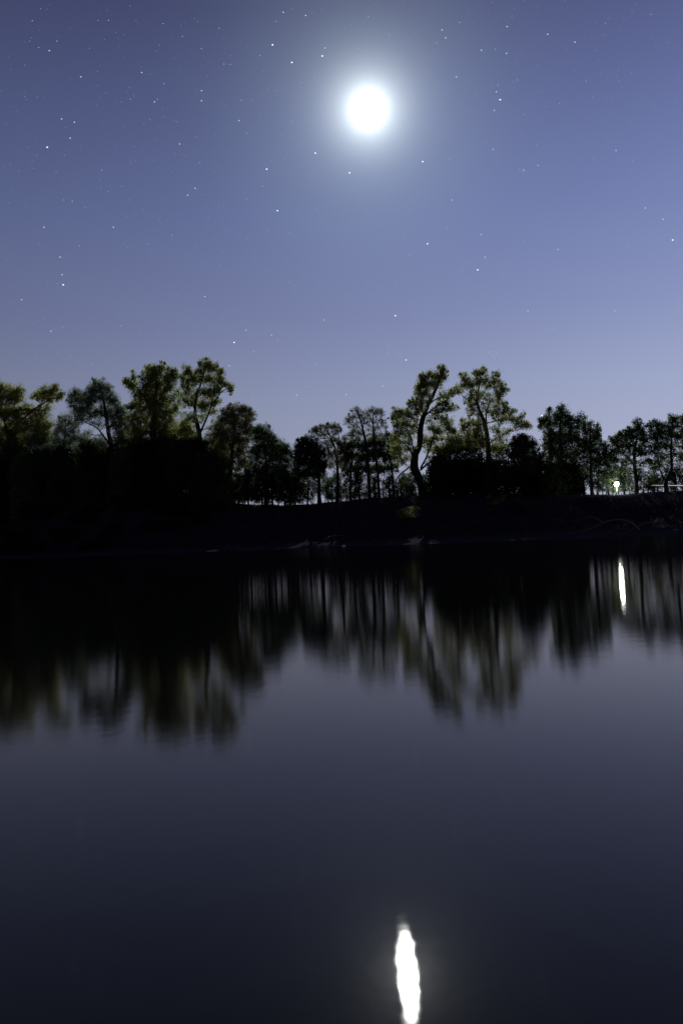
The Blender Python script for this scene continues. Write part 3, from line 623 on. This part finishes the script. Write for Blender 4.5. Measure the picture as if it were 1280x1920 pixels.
# ------------------------------------------------------------------ lamps and rail behind the crest
metal = plain_mat('painted_steel', (.22, .24, .24), .5, .6)
def lamp(name, label, x, y, s, globe_r, col, strength, cat='street lamp'):
    Y = tree_Y(x, s); c = at(x, y, Y); gz = ground_z(c.x, c.y)
    root = empty(name, (c.x, c.y, gz)); tag(root, label, cat)
    tb = TB(); tb.tube([(c.x, c.y, gz - .1), (c.x, c.y, gz + .25), (c.x, c.y, gz + .3), (c.x, c.y, c.z - globe_r * 1.05)], [.10, .10, .055, .045], 10, 0, 1)
    tb.build('pole', metal, root, root.location)
    tb = TB(); tb.tube([(c.x, c.y, c.z + globe_r * .92), (c.x, c.y, c.z + globe_r * 1.05), (c.x, c.y, c.z + globe_r * 1.35)], [globe_r * .75, globe_r * .8, globe_r * .1], 12, 0, 1)
    tb.build('cap', metal, root, root.location)
    bm = bmesh.new(); bmesh.ops.create_icosphere(bm, subdivisions=3, radius=globe_r)
    me = bpy.data.meshes.new('globe'); bm.to_mesh(me); bm.free(); me.materials.append(emit_mat(name + '_light', col, strength, 'AUTO'))
    g_ = bpy.data.objects.new('globe', me); C.objects.link(g_); g_.parent = root; g_.location = c - root.location
lamp('street_lamp', 'bright greenish-white lamp glowing through the trees at the right', 1155, 908, 23.5, .30, (.86, 1.0, .92), 170)
lamp('small_lamp', 'tiny green light low between dark trunks left of the bright lamp', 1045, 922, 27, .07, (.25, 1.0, .55), 6, 'lamp')

trail = None  # streak of a passing vehicle's light, built as a glowing tube
pts = [at(x, y, tree_Y(x, 24.2)) for x, y in ((1180, 909.5), (1205, 909.7), (1240, 910), (1290, 910.5), (1340, 911))]
root = empty('light_trail', (pts[0].x, pts[0].y, ground_z(pts[0].x, pts[0].y))); tag(root, 'thin glowing white line running off to the right from the bright lamp', 'light rail')
white = emit_mat('white_tube_light', (1, 1, .95), .55, 'AUTO')
tb = TB(); tb.tube(pts, [.012, .018, .035, .05, .05], 8, 0, 1); tb.build('trail_tube', white, root, root.location)
for j in range(4):  # posts added under the light streak
    for q in (0, .5):
        p_ = pts[j].lerp(pts[j + 1], q); gz = ground_z(p_.x, p_.y)
        tb = TB(); tb.tube([(p_.x, p_.y, gz - .2), (p_.x, p_.y, p_.z - .07)], [.045, .045], 6, 0, 1); tb.build('added_post', metal, root, root.location)

# ------------------------------------------------------------------ moon and stars
def ico(name, r, mat, sub=2):
    bm = bmesh.new(); bmesh.ops.create_icosphere(bm, subdivisions=sub, radius=r)
    me = bpy.data.meshes.new(name); bm.to_mesh(me); bm.free(); me.materials.append(mat)
    me.polygons.foreach_set('use_smooth', [True] * len(me.polygons)); return me
moon = bpy.data.objects.new('moon', ico('moon', 4500 * math.tan(R(.32)), emit_mat('moon_surface', (1, 1, .98), 12), 4))
C.objects.link(moon); moon.location = CAM + MOON * 4500
moon.visible_shadow = False        # the moonlight lamp shines from where the moon stands
tag(moon, 'blazing white full moon high in the sky', 'moon')

B3 = {(511, 84): 'bright star up and left of the moon, leftmost of the bright trio there', (547, 117): 'bright star up and left of the moon, middle and lowest of the trio',
      (604, 105): 'bright star just above left of the moon, rightmost of the trio', (591, 287): 'bright star close below left of the moon', (500, 317): 'bright star well left below the moon',
      (89, 276): 'yellowish star near the left edge, lowest of a cluster of four', (937, 187): 'bright star level with the moon far to its right', (792, 303): 'bright star below right of the moon',
      (655, 324): 'bright star directly below the moon', (520, 395): 'white star alone in the sky below left of the moon', (119, 534): 'white star low at the left edge under two fainter ones',
      (439, 642): 'white star above the right one of the tallest pair of trees', (741, 592): 'white star alone above the leaning tree', (761, 675): 'orange star close above the leaning tree',
      (801, 457): 'yellow-white star alone in the middle of the sky', (895, 506): 'white star in the right half, lowest of three in a short column', (1260, 450): 'white star at the right edge of the sky',
      (1015, 779): 'bluish star touching the left shoulder of the pointed tree'}
B2 = [(132, 259), (116, 223), (140, 229), (290, 191), (378, 189), (378, 170), (266, 136), (448, 226), (531, 23), (573, 29), (609, 90), (337, 270), (93, 95), (152, 144),
      (930, 172), (926, 207), (855, 144), (924, 280), (1008, 310), (981, 319), (1154, 282), (1026, 64), (950, 50), (828, 56), (835, 71), (1077, 79), (949, 100), (902, 94),
      (83, 426), (213, 426), (113, 482), (117, 515), (41, 562), (96, 621), (461, 619), (509, 628), (430, 686), (607, 600), (384, 556), (352, 366), (366, 353),
      (901, 440), (909, 482), (1045, 468), (847, 375), (1209, 390), (1242, 411), (1152, 583), (989, 583), (717, 724), (649, 740), (556, 741), (922, 738)]
B1 = [(295, 186), (463, 250), (378, 91), (342, 68), (420, 120), (73, 89), (107, 77), (61, 39), (204, 38), (306, 44), (411, 53), (517, 40), (614, 164), (621, 168), (374, 305), (191, 319), (547, 228), (565, 155),
      (308, 157), (487, 104), (452, 188), (245, 186), (933, 160), (973, 318), (1005, 272), (1134, 44), (1220, 27), (928, 92), (861, 42), (818, 80), (690, 31), (671, 91), (730, 65), (748, 135), (762, 246), (1048, 194),
      (1098, 152), (982, 215), (969, 150), (1185, 302), (1112, 297), (842, 298), (520, 637), (593, 683), (492, 349), (462, 373), (502, 431), (543, 437), (592, 391), (120, 375), (136, 377), (149, 461), (226, 611),
      (173, 684), (411, 498), (323, 441), (278, 457), (475, 659), (118, 613), (941, 515), (1203, 542), (690, 534), (709, 538), (766, 479), (756, 445), (836, 427), (729, 649), (729, 663), (921, 665), (926, 658),
      (925, 669), (930, 662), (917, 660), (934, 657), (1035, 617), (1069, 644), (864, 507), (981, 453), (1174, 461), (575, 711), (1228, 773), (578, 724), (690, 713)]
DIST = 3000
stm = {k: emit_mat('starlight_' + k, c, s) for k, c, s in (('white', (.93, .97, 1), 1.4), ('yellow', (1, .90, .66), 1.4), ('orange', (1, .66, .42), 1.4), ('dim', (.85, .92, 1), .82), ('faint', (.75, .85, 1), .62))}
m3 = {k: ico('star', 2.2, stm[k], 1) for k in ('white', 'yellow', 'orange')}; m2 = ico('star', 1.75, stm['dim'], 1)
def star(me, x, y, label, group):
    o = bpy.data.objects.new('star', me); C.objects.link(o); o.location = CAM + ray(x, y).normalized() * DIST
    o.scale = (1.35, 1, 1); tag(o, label, 'star', group); return o
for (x, y), lab in B3.items():
    star(m3['orange' if 'orange' in lab else 'yellow' if 'yellow' in lab else 'white'], x, y, lab, 'stars in the night sky')
for x, y in B2: star(m2, x, y, 'dim pinprick star scattered among the brighter ones', 'dim stars in the night sky')
pts = list(B1)
for i in range(1500):
    a = rnd.uniform(-90, 1370); b = rnd.uniform(-100, 780); pts.append((a, b, rnd.uniform(.25, .8) ** 1.3))
FV = []; FF = []
for q in pts:
    r = 1.5 * (1 if len(q) == 2 else q[2]); c = CAM + ray(q[0], q[1]).normalized() * DIST; b = len(FV)
    for d in ((1.35, 0, 0), (-1.35, 0, 0), (0, 1, 0), (0, -1, 0), (0, 0, 1), (0, 0, -1)): FV.append((c.x + d[0] * r, c.y + d[1] * r, c.z + d[2] * r))
    for t3 in ((0, 2, 4), (2, 1, 4), (1, 3, 4), (3, 0, 4), (2, 0, 5), (1, 2, 5), (3, 1, 5), (0, 3, 5)): FF.append(tuple(b + k for k in t3))
fs = mesh_obj('faint_stars', FV, np.array(FF), stm['faint']); tag(fs, 'dust of the faintest stars filling the whole sky', 'stars', kind='stuff')
